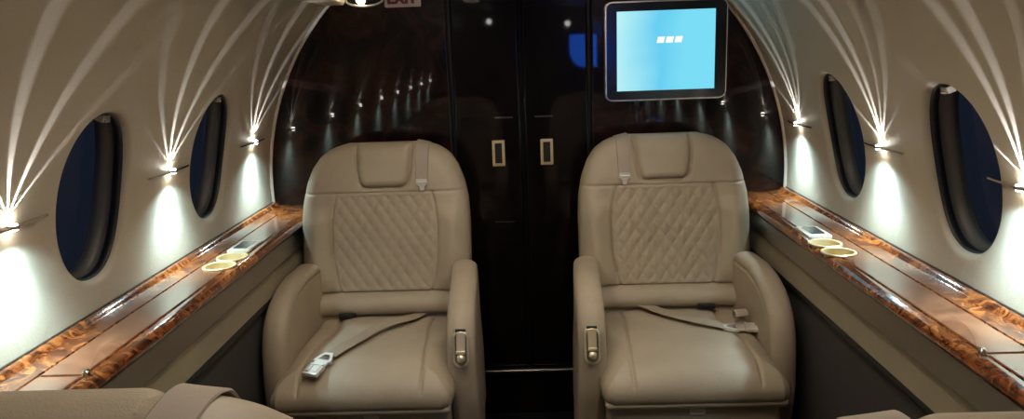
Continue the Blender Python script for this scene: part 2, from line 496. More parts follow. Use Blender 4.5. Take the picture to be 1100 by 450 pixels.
for side in (-1, 1):
    nm = 'left' if side < 0 else 'right'
    root = empty('side_ledge', (side * 0.69, 1.0, 0.68))
    tag(root, 'glossy burl wood side ledge running under the windows of the %s cabin wall' % nm, 'ledge', 'burl side ledges')
    def onto(o, p=None):
        o.parent = p or root
        o.matrix_parent_inverse = Matrix.Translation(-root.location)
        return o
    cups = [(-0.668, 1.612), (-0.668, 1.540)] if side < 0 else [(0.652, 1.588), (0.652, 1.516)]
    prof = [(0.775, 0.676), (0.775, 0.716), (0.764, 0.7165), (0.758, 0.715), (0.754, 0.710), (0.750, 0.7065), (0.7165, 0.7055), (0.715, 0.702), (0.7135, 0.702),
            (0.712, 0.7045), (0.646, 0.7045), (0.6445, 0.702), (0.643, 0.702), (0.6415, 0.7055), (0.634, 0.7055), (0.626, 0.7035), (0.621, 0.6985), (0.619, 0.692), (0.621, 0.686), (0.627, 0.682), (0.650, 0.676)]
    bm = bmesh.new(); add_prism(bm, [(side * x, z) for x, z in prof], YA + 0.002, YB - 0.002)
    board = bm_obj('ledge_board', bm, M['burl'])
    cyl_cut(board, cups, 0.0315, 0.66, 0.75)
    board.data.polygons.foreach_set('use_smooth', [True] * len(board.data.polygons)); board.data.set_sharp_from_angle(angle=rad(50))
    onto(board)
    # metal strip along the wall edge
    bm = bmesh.new(); add_prism(bm, [(side * 0.768, 0.716), (side * 0.766, 0.7180), (side * 0.776, 0.7180), (side * 0.776, 0.716)], YA + 0.003, YB - 0.003)
    onto(bm_obj('edge_strip', bm, M['strip']))
    # flat table lids let into the top
    for (y0, y1, cut) in ((0.996, 2.03, True), (-0.20, 0.990, False), (-1.4, -0.206, False)):
        bm = bmesh.new()
        pts = [(side * 0.711, y0), (side * 0.647, y0), (side * 0.647, y1 - 0.05 * cut), (side * 0.711, y1)]
        add_prism(bm, pts, 0.7035, 0.7062, axis='z')
        es = [e for e in bm.edges if abs(e.verts[0].co.z - 0.7062) < 1e-5 and abs(e.verts[1].co.z - 0.7062) < 1e-5]
        bmesh.ops.bevel(bm, geom=es, offset=0.001, segments=2, affect='EDGES')
        lid = bm_obj('table_lid', bm, M['burl_lid'])
        if cut: cyl_cut(lid, cups, 0.0315, 0.66, 0.75)
        onto(lid)
        if y0 > 0:
            bm = bmesh.new(); add_lathe(bm, [(0.0, 0.010), (0.004, 0.0095), (0.006, 0.007), (0.006, 0.0)], 20, Matrix.Translation((side * 0.640, y0 - 0.003 if cut else y0, 0.705)))
            k = bm_obj('lid_knob', bm, M['chrome'], smooth=True); k.parent = lid
    # cup holders
    for (cx, cy) in cups:
        bm = bmesh.new()
        add_lathe(bm, [(0.0315, 0.703), (0.0355, 0.7065), (0.0350, 0.7090), (0.0325, 0.7100), (0.0298, 0.7088), (0.0290, 0.7050), (0.0285, 0.684), (0.0260, 0.680), (0.0, 0.679)], 40, Matrix.Translation((cx, cy, 0)))
        onto(bm_obj('cup_holder', bm, M['cup'], smooth=True))
    # control panel with a small display
    px, py = (-0.673, 1.703) if side < 0 else (0.662, 1.685)
    bm = bmesh.new()
    add_prism(bm, rrect(0.052, 0.098, 0.006, 5, px, py), 0.7055, 0.7105, axis='z')
    es = [e for e in bm.edges if min(v.co.z for v in e.verts) > 0.710]
    bmesh.ops.bevel(bm, geom=es, offset=0.0018, segments=3, affect='EDGES')
    cp = onto(bm_obj('control_panel', bm, M['offwhite'], smooth=True))
    bm = bmesh.new(); add_prism(bm, rrect(0.032, 0.064, 0.003, 4, px + side * 0.002, py + 0.006), 0.7105, 0.7115, axis='z')
    dsp = bm_obj('display', bm, M['display']); dsp.parent = cp
    dsp.location = (0, 0, 0)
    bm = bmesh.new(); add_box(bm, (px - side * 0.002, py - 0.036, 0.7112), (0.024, 0.008, 0.002), 0.0008, 2)
    bt = bm_obj('button', bm, M['silver']); bt.parent = cp
    # brushed rail below the rolled edge
    bm = bmesh.new()
    add_prism(bm, [(side * 0.626, 0.6815), (side * 0.629, 0.678), (side * 0.6215, 0.638), (side * 0.6235, 0.635), (side * 0.655, 0.635), (side * 0.655, 0.6815)], YA + 0.004, YB - 0.004)
    onto(bm_obj('metal_rail', bm, M['rail']))

# lid knob parents: keep world placement
for o in list(COL.objects):
    if o.name.startswith('lid_knob'):
        o.matrix_parent_inverse = Matrix.Identity(4)

# ------------------------------------------------------------------ wall lights
def gobo_light(name, side, loc, energy, streaks, parent):
    """up-light: the faceted lens throws a fan of narrow sheets of light along the liner"""
    L = bpy.data.lights.new(name, 'SPOT'); L.energy = energy; L.spot_size = rad(150); L.spot_blend = 0.25; L.shadow_soft_size = 0.0004
    L.use_nodes = True
    nt = L.node_tree
    em = next(n for n in nt.nodes if n.type == 'EMISSION')
    em.inputs['Color'].default_value = (0.88, 0.90, 1.0, 1)
    tc = N(nt, 'ShaderNodeTexCoord'); sp = N(nt, 'ShaderNodeSeparateXYZ'); nt.links.new(tc.outputs['Normal'], sp.inputs[0])
    az = N(nt, 'ShaderNodeMath', operation='ABSOLUTE'); nt.links.new(sp.outputs['Z'], az.inputs[0])
    at = N(nt, 'ShaderNodeMath', operation='ARCTAN2'); nt.links.new(sp.outputs['X'], at.inputs[0]); nt.links.new(az.outputs[0], at.inputs[1])
    mr = N(nt, 'ShaderNodeMapRange'); mr.inputs['From Min'].default_value = -rad(75); mr.inputs['From Max'].default_value = rad(75)
    nt.links.new(at.outputs[0], mr.inputs['Value'])
    cr = N(nt, 'ShaderNodeValToRGB'); cr.color_ramp.interpolation = 'EASE'
    el = cr.color_ramp.elements
    stops = [(0.0, 0.0)]
    for (ph, amp, wd) in streaks:
        for (o_, v) in ((-wd, 0.0), (-0.35 * wd, amp), (0.35 * wd, amp), (wd, 0.0)):
            stops.append(((ph + o_ + 75) / 150, v))
    stops.append((1.0, 0.0)); stops.sort()
    el[0].position = stops[0][0]; el[0].color = (0, 0, 0, 1)
    el[1].position = stops[-1][0]; el[1].color = (0, 0, 0, 1)
    for p, v in stops[1:-1]:
        k = el.new(p); k.color = (v, v, v, 1)
    nt.links.new(mr.outputs[0], cr.inputs['Fac'])
    # little light leaves far off the wall
    ay = N(nt, 'ShaderNodeMath', operation='ABSOLUTE'); nt.links.new(sp.outputs['Y'], ay.inputs[0])
    mr2 = N(nt, 'ShaderNodeMapRange'); mr2.inputs['From Min'].default_value = 0.45; mr2.inputs['From Max'].default_value = 0.75
    mr2.inputs['To Min'].default_value = 1.0; mr2.inputs['To Max'].default_value = 0.0
    nt.links.new(ay.outputs[0], mr2.inputs['Value'])
    mu = N(nt, 'ShaderNodeMath', operation='MULTIPLY'); nt.links.new(cr.outputs['Color'], mu.inputs[0]); nt.links.new(mr2.outputs[0], mu.inputs[1])
    nt.links.new(mu.outputs[0], em.inputs['Strength'])
    o = bpy.data.objects.new(name, L); COL.objects.link(o)
    # local -Z along the wall tangent (up), local X along the cabin
    s = 0.170
    _, _, nx, nz = sec(s)
    up = Vector((-side * nz, 0, nx)); inn = Vector((-side * nx, 0, -nz))
    zax = -up; xax = Vector((0, 1, 0)); yax = zax.cross(xax)
    o.matrix_world = Matrix.Translation(loc) @ Matrix((xax, yax, zax)).transposed().to_4x4()
    return o

UP_E, DN_E = 3.0, 9.5
FAN = {-1: [(-54, 0.10, 3.0), (-33, 0.55, 4.4), (-6, 1.0, 5.6), (25, 1.0, 5.2), (49, 0.6, 3.2)],
       1: [(-53, 0.12, 3.0), (-34, 0.5, 4.0), (-21, 0.5, 3.0), (0, 1.0, 5.2), (15, 1.0, 5.2), (57, 0.45, 3.4)]}
SCON = {-1: [2.030, 1.540, 1.040, 0.545, 0.05, -0.445, -0.94, -1.435], 1: [2.052, 1.566, 1.108, 0.60, 0.105, -0.39, -0.885, -1.38]}
SLAB = {(-1, 0): 'small metal up-and-down wall light between the dark bulkhead and the left forward window',
        (-1, 1): 'small metal up-and-down wall light between the two windows on the left wall',
        (-1, 2): 'small metal up-and-down wall light at the left edge, before the nearest left window',
        (1, 0): 'small metal up-and-down wall light between the dark bulkhead and the right forward window',
        (1, 1): 'small metal up-and-down wall light between the two windows on the right wall',
        (1, 2): 'small metal up-and-down wall light at the right edge, beyond the nearest right window'}
def sconce(side, i, y):
    s = 0.170
    x, z, nx, nz = sec(s)
    base = Vector((side * x, y, z))
    root = empty('wall_light', base)
    nm = 'left' if side < 0 else 'right'
    tag(root, SLAB.get((side, i), 'wall light farther back on the %s wall, seen mirrored in the dark bulkhead' % nm), 'wall light', 'up-and-down wall lights')
    inn = Vector((-side * nx, 0, -nz))
    # lens shaped plate
    bm = bmesh.new(); V0, V1 = [], []
    n = 24
    top, bot = [], []
    for k in range(n + 1):
        t = -1 + 2 * k / n
        pr = 0.003 + 0.006 * max(0.0, 1 - t * t) + 0.008 * math.exp(-(t / 0.13) ** 2)
        top.append((t * 0.091, pr))
    for sgn, th in ((1, 0.0016), (-1, -0.0016)):
        ring = []
        for (yy, pr) in top: ring.append(bm.verts.new((inn.x * pr, yy, th - 0.001)))
        for (yy, pr) in reversed(top): ring.append(bm.verts.new((inn.x * -0.006, yy, th - 0.001)))
        (V0 if sgn > 0 else V1).extend(ring)
    bm.faces.new(V0); bm.faces.new(V1[::-1])
    for k in range(len(V0)): bm.faces.new((V0[k], V0[(k + 1) % len(V0)], V1[(k + 1) % len(V0)], V1[k]))
    bm_obj('plate', bm, M['chrome'], root)
    c = inn * 0.0095
    for nm2, sg in (('up_lamp', 1), ('down_lamp', -1)):
        T = Matrix.Translation((c.x, 0, sg * 0.0005)) @ Matrix.Diagonal((1, 1, sg, 1))
        bm = bmesh.new(); add_lathe(bm, [(0.0078, 0.0), (0.0078, 0.0015), (0.0068, 0.0026), (0.0060, 0.0026)], 24, T)
        h = bm_obj(nm2, bm, M['chrome'], root, smooth=True)
        bm = bmesh.new(); add_lathe(bm, [(0.0060, 0.0024), (0.0048, 0.0040), (0.0025, 0.0050), (0.0, 0.0052)], 20, T)
        bm_obj('lens', bm, M['led'], h, smooth=True)
    up_loc = base + inn * 0.017 + Vector((0, 0, 0.0165))
    gobo_light('up_beam', side, up_loc, UP_E, FAN[side], root)
    L = bpy.data.lights.new('down_beam', 'SPOT'); L.energy = DN_E; L.spot_size = rad(146); L.spot_blend = 1.0; L.shadow_soft_size = 0.006
    L.color = (0.60, 0.89, 1.0)
    # a bright core inside a wide soft wash
    L.use_nodes = True
    nt = L.node_tree
    em = next(n for n in nt.nodes if n.type == 'EMISSION')
    tc = N(nt, 'ShaderNodeTexCoord'); sp = N(nt, 'ShaderNodeSeparateXYZ'); nt.links.new(tc.outputs['Normal'], sp.inputs[0])
    az = N(nt, 'ShaderNodeMath', operation='ABSOLUTE'); nt.links.new(sp.outputs['Z'], az.inputs[0])
    mr = N(nt, 'ShaderNodeMapRange', interpolation_type='SMOOTHSTEP')
    mr.inputs['From Min'].default_value = math.cos(rad(50)); mr.inputs['From Max'].default_value = math.cos(rad(6))
    mr.inputs['To Min'].default_value = 0.30; mr.inputs['To Max'].default_value = 1.0
    nt.links.new(az.outputs[0], mr.inputs['Value']); nt.links.new(mr.outputs[0], em.inputs['Strength'])
    o = bpy.data.objects.new('down_beam', L); COL.objects.link(o)
    o.location = base + inn * 0.030 + Vector((0, 0, -0.016))
    d = Vector((side * 0.08, 0, -1)); o.rotation_euler = d.to_track_quat('-Z', 'Y').to_euler()
for side in (-1, 1):
    for i, y in enumerate(SCON[side]): sconce(side, i, y)
bpy.context.view_layer.update()
for o in list(COL.objects):                      # lamps ride with their fixture
    if o.type == 'LIGHT' and o.parent is None:
        best = min((e for e in COL.objects if e.name.startswith('wall_light')), key=lambda e: (e.location - o.matrix_world.translation).length)
        mw = o.matrix_world.copy(); o.parent = best; o.matrix_parent_inverse = Matrix.Translation(-best.location); o.matrix_world = mw

# ------------------------------------------------------------------ ceiling fittings
for side in (-1, 1):
    nm = 'left' if side < 0 else 'right'
    root = empty('ceiling_light', (side * 0.25, 1.18, 1.44))
    tag(root, 'long warm diffuser light let into the ceiling over the %s row of seats' % nm, 'ceiling light', 'ceiling lights')
    bm = bmesh.new(); add_box(bm, (0, 0, 0.004), (0.09, 1.08, 0.018), 0.004, 2); add_box(bm, (0.041, 0, -0.026), (0.006, 1.08, 0.05), 0.002, 2); add_box(bm, (-0.041, 0, -0.026), (0.006, 1.08, 0.05), 0.002, 2); add_box(bm, (0, 0.537, -0.026), (0.08, 0.006, 0.05), 0.002, 2); add_box(bm, (0, -0.537, -0.036), (0.08, 0.006, 0.07), 0.002, 2); bm_obj('baffle_housing', bm, M['offwhite'], root, smooth=True)  # unseen baffles added to cut light off the upper walls and near seats
    bm = bmesh.new(); add_box(bm, (0, 0, -0.006), (0.07, 1.04, 0.006), 0.002, 2); bm_obj('diffuser', bm, M['ceiling_lamp'], root)
    bm = bmesh.new()
    z0 = 1.283 if side < 0 else 1.290
    add_prism(bm, [(side * 0.572, z0), (side * 0.505, z0), (side * 0.500, z0 + 0.006), (side * 0.500, 1.425), (side * 0.520, 1.432), (side * 0.572, 1.30)], YA + 0.01, YB - 0.02)
    tag(bm_obj('overhead_valance', bm, M['offwhite'], smooth=True), 'pale overhead valance above the %s wall, ending at the bulkhead' % nm, 'valance', 'overhead valances')

# oval reading light at the head of the left partition
def oval_pts(w, h, n=40): return [(w / 2 * math.cos(2 * PI * k / n), h / 2 * math.sin(2 * PI * k / n)) for k in range(n)]
root = empty('reading_light', (-0.447, YB, 1.296))
tag(root, 'glowing oval metal-rimmed reading light above the left seat, beside the EXIT sign', 'light')
bm = bmesh.new()
rings = []
for (w_, h_, y) in ((0.112, 0.040, 0.0), (0.112, 0.040, -0.008), (0.108, 0.036, -0.012), (0.102, 0.030, -0.010), (0.100, 0.028, -0.003)):
    rings.append([bm.verts.new((p[0], y, p[1])) for p in oval_pts(w_, h_)])
for a, b_ in zip(rings[:-1], rings[1:]):
    for k in range(40): bm.faces.new((a[k], a[(k + 1) % 40], b_[(k + 1) % 40], b_[k]))
bm_obj('rim', bm, M['silver'], root, smooth=True)
bm = bmesh.new()
add_prism(bm, oval_pts(0.101, 0.029), -0.0035, -0.0005); bm_obj('face_plate', bm, M['bezel'], root)
bm = bmesh.new(); add_lathe(bm, [(0.013, 0.0), (0.013, 0.004), (0.010, 0.0075), (0.005, 0.0095), (0.0, 0.010)], 24, Matrix.Translation((-0.010, -0.003, 0.0)) @ Matrix.Rotation(PI / 2, 4, 'X'))
bm_obj('lamp', bm, M['warm_lamp'], root, smooth=True)

# exit sign
root = empty('exit_sign', (-0.337, YB, 1.2955))
tag(root, 'pale EXIT sign with dark red letters at the top of the dark bulkhead', 'sign')
bm = bmesh.new(); add_prism(bm, rrect(0.102, 0.046, 0.003, 3), -0.012, -0.0005); bm_obj('sign_face', bm, M['sign'], root)
def letters(txt, h, w, parent, mat, y):
    cu = bpy.data.curves.new('t', 'FONT'); cu.body = txt; cu.align_x = 'CENTER'; cu.align_y = 'CENTER'; cu.size = 0.05; cu.extrude = 0.0006; cu.offset = 0.0026
    to = bpy.data.objects.new('t', cu); COL.objects.link(to); bpy.context.view_layer.update()
    me = bpy.data.meshes.new_from_object(to.evaluated_get(bpy.context.evaluated_depsgraph_get()))
    bpy.data.objects.remove(to)
    xs = [v.co.x for v in me.vertices]; ys = [v.co.y for v in me.vertices]
    for v in me.vertices:
        x = (v.co.x - (min(xs) + max(xs)) / 2) * w / (max(xs) - min(xs)); z = (v.co.y - (min(ys) + max(ys)) / 2) * h / (max(ys) - min(ys))
        v.co = (x, y - v.co.z, z)
    me.materials.append(mat)
    return link(bpy.data.objects.new('lettering', me), parent)
letters('EXIT', 0.029, 0.086, root, M['red'], -0.0125)

# ------------------------------------------------------------------ monitor
root = empty('monitor', (0.4055, YB, 1.1255))
root.rotation_euler = (0, rad(0.0), 0)
tag(root, 'flat monitor with lit cyan screen on the dark bulkhead above the right seat', 'monitor')
def slab_bevel(name, pts, y0, y1, bev, mat, parent):
    bm = bmesh.new(); add_prism(bm, pts, y0, y1)
    es = [e for e in bm.edges if abs(e.verts[0].co.y - y0) < 1e-6 and abs(e.verts[1].co.y - y0) < 1e-6]
    bmesh.ops.bevel(bm, geom=es, offset=bev, segments=3, affect='EDGES')
    return bm_obj(name, bm, mat, parent, smooth=True)
slab_bevel('back_shell', rrect(0.343, 0.276, 0.020, 8), -0.040, -0.001, 0.004, M['gold'], root)
slab_bevel('bezel', rrect(0.335, 0.268, 0.017, 8), -0.0455, -0.0395, 0.002, M['bezel'], root)
bm = bmesh.new(); add_box(bm, (-0.0015, -0.0460, 0.0005), (0.275, 0.0015, 0.220)); scr = bm_obj('screen', bm, M['screen'], root)
bm = bmesh.new()
for cx in (-0.017, 0.008, 0.033):
    a = [(cx - 0.012, -0.0085), (cx + 0.008, -0.0085), (cx + 0.012, 0.0085), (cx - 0.008, 0.0085)]
    add_prism(bm, [(p[0] + 0.001, p[1] + 0.030) for p in a], -0.0472, -0.0467)
mk = bm_obj('screen_marks', bm, M['white_mark'], scr)
tag(mk, 'three white slanted blocks shown on the screen')

# blue screen and two little lamps on the rear bulkhead (mirrored in the lacquered doors)
root = empty('aft_screen', (0.475, YA, 1.10)); tag(root, 'blue lit screen on the rear bulkhead, mirrored in the dark right door', 'screen')
pts = [(-0.110, 0.132), (-0.110, 0.05)] + [(-0.110 + 0.11 * (1 - math.cos(t)), 0.02 - 0.15 * math.sin(t)) for t in np.linspace(0, PI / 2, 10)] + [(0.110, -0.13), (0.110, 0.132)]
bm = bmesh.new(); add_prism(bm, [(p[0], p[1]) for p in pts], 0.003, 0.020); bm_obj('screen', bm, M['blue_screen'], root)
bm = bmesh.new(); add_prism(bm, [(p[0] * 1.06, p[1] * 1.06) for p in pts], 0.0005, 0.012); bm_obj('surround', bm, M['bezel'], root)
for (x, z) in ((-0.292, 1.361), (0.352, 1.324)):
    root = empty('aft_lamp', (x, YA, z)); tag(root, 'tiny round lamp on the rear bulkhead %s, mirrored in the dark doors' % ('above the blue screen' if x > 0 else 'far from the screen'), 'lamp', 'rear bulkhead lamps')
    bm = bmesh.new(); add_lathe(bm, [(0.030, 0.0005), (0.030, 0.008), (0.024, 0.012), (0.021, 0.010)], 24, Matrix.Rotation(-PI / 2, 4, 'X')); bm_obj('ring', bm, M['chrome'], root, smooth=True)
    bm = bmesh.new(); add_lathe(bm, [(0.021, 0.010), (0.012, 0.015), (0.0, 0.016)], 24, Matrix.Rotation(-PI / 2, 4, 'X')); bm_obj('lens', bm, M['aft_lamp'], root, smooth=True)

# ------------------------------------------------------------------ seats
def seg_dist(px, pz, poly, closed=False):
    d = np.full(px.shape, 1e9)
    n = len(poly)
    for i in range(n if closed else n - 1):
        ax, az = poly[i]; bx, bz = poly[(i + 1) % n]
        ex, ez = bx - ax, bz - az
        L2 = ex * ex + ez * ez + 1e-18
        t = np.clip(((px - ax) * ex + (pz - az) * ez) / L2, 0, 1)
        d = np.minimum(d, np.hypot(px - ax - t * ex, pz - az - t * ez))
    return d

def prof(e, Rr):
    q = np.clip(1 - e / Rr, 0, 1)
    return np.sqrt(np.clip(1 - q ** 2.2, 0, 1))

def sstep(a, b, x):
    t = np.clip((x - a) / (b - a), 0, 1)
    return t * t * (3 - 2 * t)

def cos_space(n, k=0.75):
    """0..1 with extra samples near both ends"""
    t = np.linspace(0, 1, n)
    return (1 - k) * t + k * (0.5 - 0.5 * np.cos(PI * t))

def pillow(zs, lo, hi, nx):
    """row grid: returns A (rows,nx) across, Zg, outline polygon"""
    u = cos_space(nx)
    A = lo[:, None] + (hi - lo)[:, None] * u[None, :]
    Zg = np.repeat(zs[:, None], nx, 1)
    poly = list(zip(hi, zs)) + list(zip(lo[::-1], zs[::-1]))
    return A, Zg, poly

def grid_faces(r, c, off=0, flip=False):
    i = np.arange(r - 1)[:, None]; j = np.arange(c - 1)[None, :]
    a = (i * c + j).ravel() + off
    f = np.stack([a, a + 1, a + 1 + c, a + c], 1)
    return f[:, ::-1] if flip else f

def split_mesh(P, F, region, names, parent_of, mats):
    """one continuous surface cut into parts by region id per face"""
    out = {}
    for rid, nm in names.items():
        fs = F[region == rid]
        if len(fs) == 0: continue
        idx, inv = np.unique(fs.ravel(), return_inverse=True)
        fv = inv.reshape(-1, 4)
        me = bpy.data.meshes.new(nm)
        me.from_pydata(P[idx].tolist(), [], fv.tolist())
        bm = bmesh.new(); bm.from_mesh(me); bmesh.ops.remove_doubles(bm, verts=bm.verts, dist=1e-6)
        bmesh.ops.recalc_face_normals(bm, faces=bm.faces) if rid == 0 else None
        bm.to_mesh(me); bm.free()
        me.polygons.foreach_set('use_smooth', [True] * len(me.polygons))
        me.materials.append(mats.get(rid, M['leather']))
        out[rid] = link(bpy.data.objects.new(nm, me), parent_of)
    return out

OUT_Z = [0.36, 0.43, 0.52, 0.60, 0.695, 0.75, 0.80, 0.84, 0.871, 0.890, 0.900, 0.905]
OUT_W = [0.222, 0.226, 0.229, 0.231, 0.231, 0.228, 0.218, 0.202, 0.180, 0.152, 0.125, 0.095]
QZ = [0.512, 0.54, 0.61, 0.69, 0.74, 0.777]; QW = [0.124, 0.132, 0.143, 0.145, 0.139, 0.130]
def y_plane(z): return 0.150 + (z - 0.43) * (0.10 / 0.48)

def back_front(px, pz, ax, poly):
    """front surface y of the backrest at (x,z) incl. seams, quilting, lumbar roll"""
    e = seg_dist(px, pz, poly, True)
    y = y_plane(pz) + 0.045 * (1 - prof(e, 0.048))
    y = y - 0.012 * sstep(0.14, 0.20, np.abs(px)) * sstep(0.80, 0.70, pz)          # side bolsters
    y = y + 0.010 * sstep(0.80, 0.90, pz)
    def groove(poly_, w, g, closed=False):
        return g * np.exp(-(seg_dist(px, pz, poly_, closed) / w) ** 2)
    # headrest pad
    hp = [(-0.078, 0.93), (-0.074, 0.84), (-0.066, 0.805), (-0.060, 0.795), (-0.050, 0.790), (0.050, 0.790), (0.060, 0.795), (0.066, 0.805), (0.074, 0.84), (0.078, 0.93)]
    hx = np.interp(pz, [0.790, 0.80, 0.81, 0.85, 0.95], [0.052, 0.063, 0.067, 0.074, 0.080])
    inh = (np.abs(px) < hx) & (pz > 0.790)
    dh = seg_dist(px, pz, hp)
    y = y + np.where(inh, -0.007 * sstep(0, 0.02, dh), 0) + 0.011 * np.exp(-(dh / 0.0042) ** 2)
    # cross seam
    sd = np.abs(pz - 0.777)
    y = y + np.where(inh, 0, 0.0035 * np.exp(-(sd / 0.0028) ** 2))
    # quilted panel
    qx = np.interp(pz, QZ, QW)
    inq = (np.abs(px) < qx) & (pz > 0.514) & (pz < 0.777)
    lp = list(zip([-v for v in QW], QZ)); rp = list(zip(QW, QZ))
    dq = np.minimum(seg_dist(px, pz, lp), seg_dist(px, pz, rp))
    a = px / 0.032 + (pz - 0.5) / 0.046; c = px / 0.032 - (pz - 0.5) / 0.046
    q = np.abs(np.sin(PI * a)) * np.abs(np.sin(PI * c))
    fade = sstep(0.0, 0.012, np.minimum(dq, np.minimum(pz - 0.514, 0.777 - pz)))
    y = y + np.where(inq, 0.0045 * fade - 0.0044 * np.sqrt(np.clip(q, 0, 1)) * fade, 0)
    y = y + np.where((pz > 0.512) & (pz < 0.779), 0.006 * np.exp(-(dq / 0.0036) ** 2), 0)
    y = y - 0.012 * np.exp(-((np.clip(dq, 0, 1) - 0.03) / 0.03) ** 2) * np.where((np.abs(px) > qx) & (pz < 0.75) & (pz > 0.50), 1, 0) * sstep(0.5, 0.56, pz) * sstep(0.75, 0.70, pz)
    # lumbar roll
    t = np.clip((pz - 0.452) / (0.512 - 0.452), 0, 1)
    lw = sstep(0.192, 0.176, np.abs(px))
    y = y - 0.022 * np.sin(PI * t) ** 0.7 * lw
    y = y + 0.010 * np.exp(-((pz - 0.512) / 0.004) ** 2) * lw + 0.012 * np.exp(-((pz - 0.452) / 0.006) ** 2) * lw
    return y, inh, inq, ((pz > 0.4525) & (pz < 0.512) & (np.abs(px) < 0.184))

def ribbon(name, pts, widths, side_dir, thick, mat, parent, sub=6):
    """flat strap along pts; side_dir gives the across direction at each point"""
    P = [Vector(p) for p in pts]
    # Catmull-Rom resample
    def cm(i, t, arr):
        p0, p1, p2, p3 = arr[max(i - 1, 0)], arr[i], arr[i + 1], arr[min(i + 2, len(arr) - 1)]
        return 0.5 * ((2 * p1) + (p2 - p0) * t + (2 * p0 - 5 * p1 + 4 * p2 - p3) * t * t + (3 * p1 - p0 - 3 * p2 + p3) * t ** 3)
    S = [Vector(s) for s in side_dir]
    Q, Wd, Sd = [], [], []
    for i in range(len(P) - 1):
        for k in range(sub):
            t = k / sub
            Q.append(cm(i, t, P)); Wd.append(widths[i] * (1 - t) + widths[i + 1] * t); Sd.append(S[i].lerp(S[i + 1], t).normalized())
    Q.append(P[-1]); Wd.append(widths[-1]); Sd.append(S[-1].normalized())
    V, F = [], []
    for i, q in enumerate(Q):
        tan = (Q[min(i + 1, len(Q) - 1)] - Q[max(i - 1, 0)]).normalized()
        nrm = tan.cross(Sd[i]).normalized()
        for (a, b_) in ((-0.5, 0.0), (-0.46, 0.5), (0.46, 0.5), (0.5, 0.0), (0.46, -0.5), (-0.46, -0.5)):
            V.append(q + Sd[i] * (a * Wd[i]) + nrm * (b_ * thick))
    for i in range(len(Q) - 1):
        for k in range(6): F.append((i * 6 + k, i * 6 + (k + 1) % 6, (i + 1) * 6 + (k + 1) % 6, (i + 1) * 6 + k))
    F.append((0, 1, 2, 3)); F.append((0, 3, 4, 5))
    o6 = (len(Q) - 1) * 6
    F.append((o6, o6 + 1, o6 + 2, o6 + 3)); F.append((o6, o6 + 3, o6 + 4, o6 + 5))
    return mesh_obj(name, V, F, mat, parent, smooth=False)

def cush_top(x, y):
    """seat cushion top height"""
    return 0.440 + 0.010 * np.cos(np.clip(np.abs(x) / 0.2, 0, 1) * PI / 2) + 0.008 * np.exp(-((y + 0.10) / 0.1) ** 2)

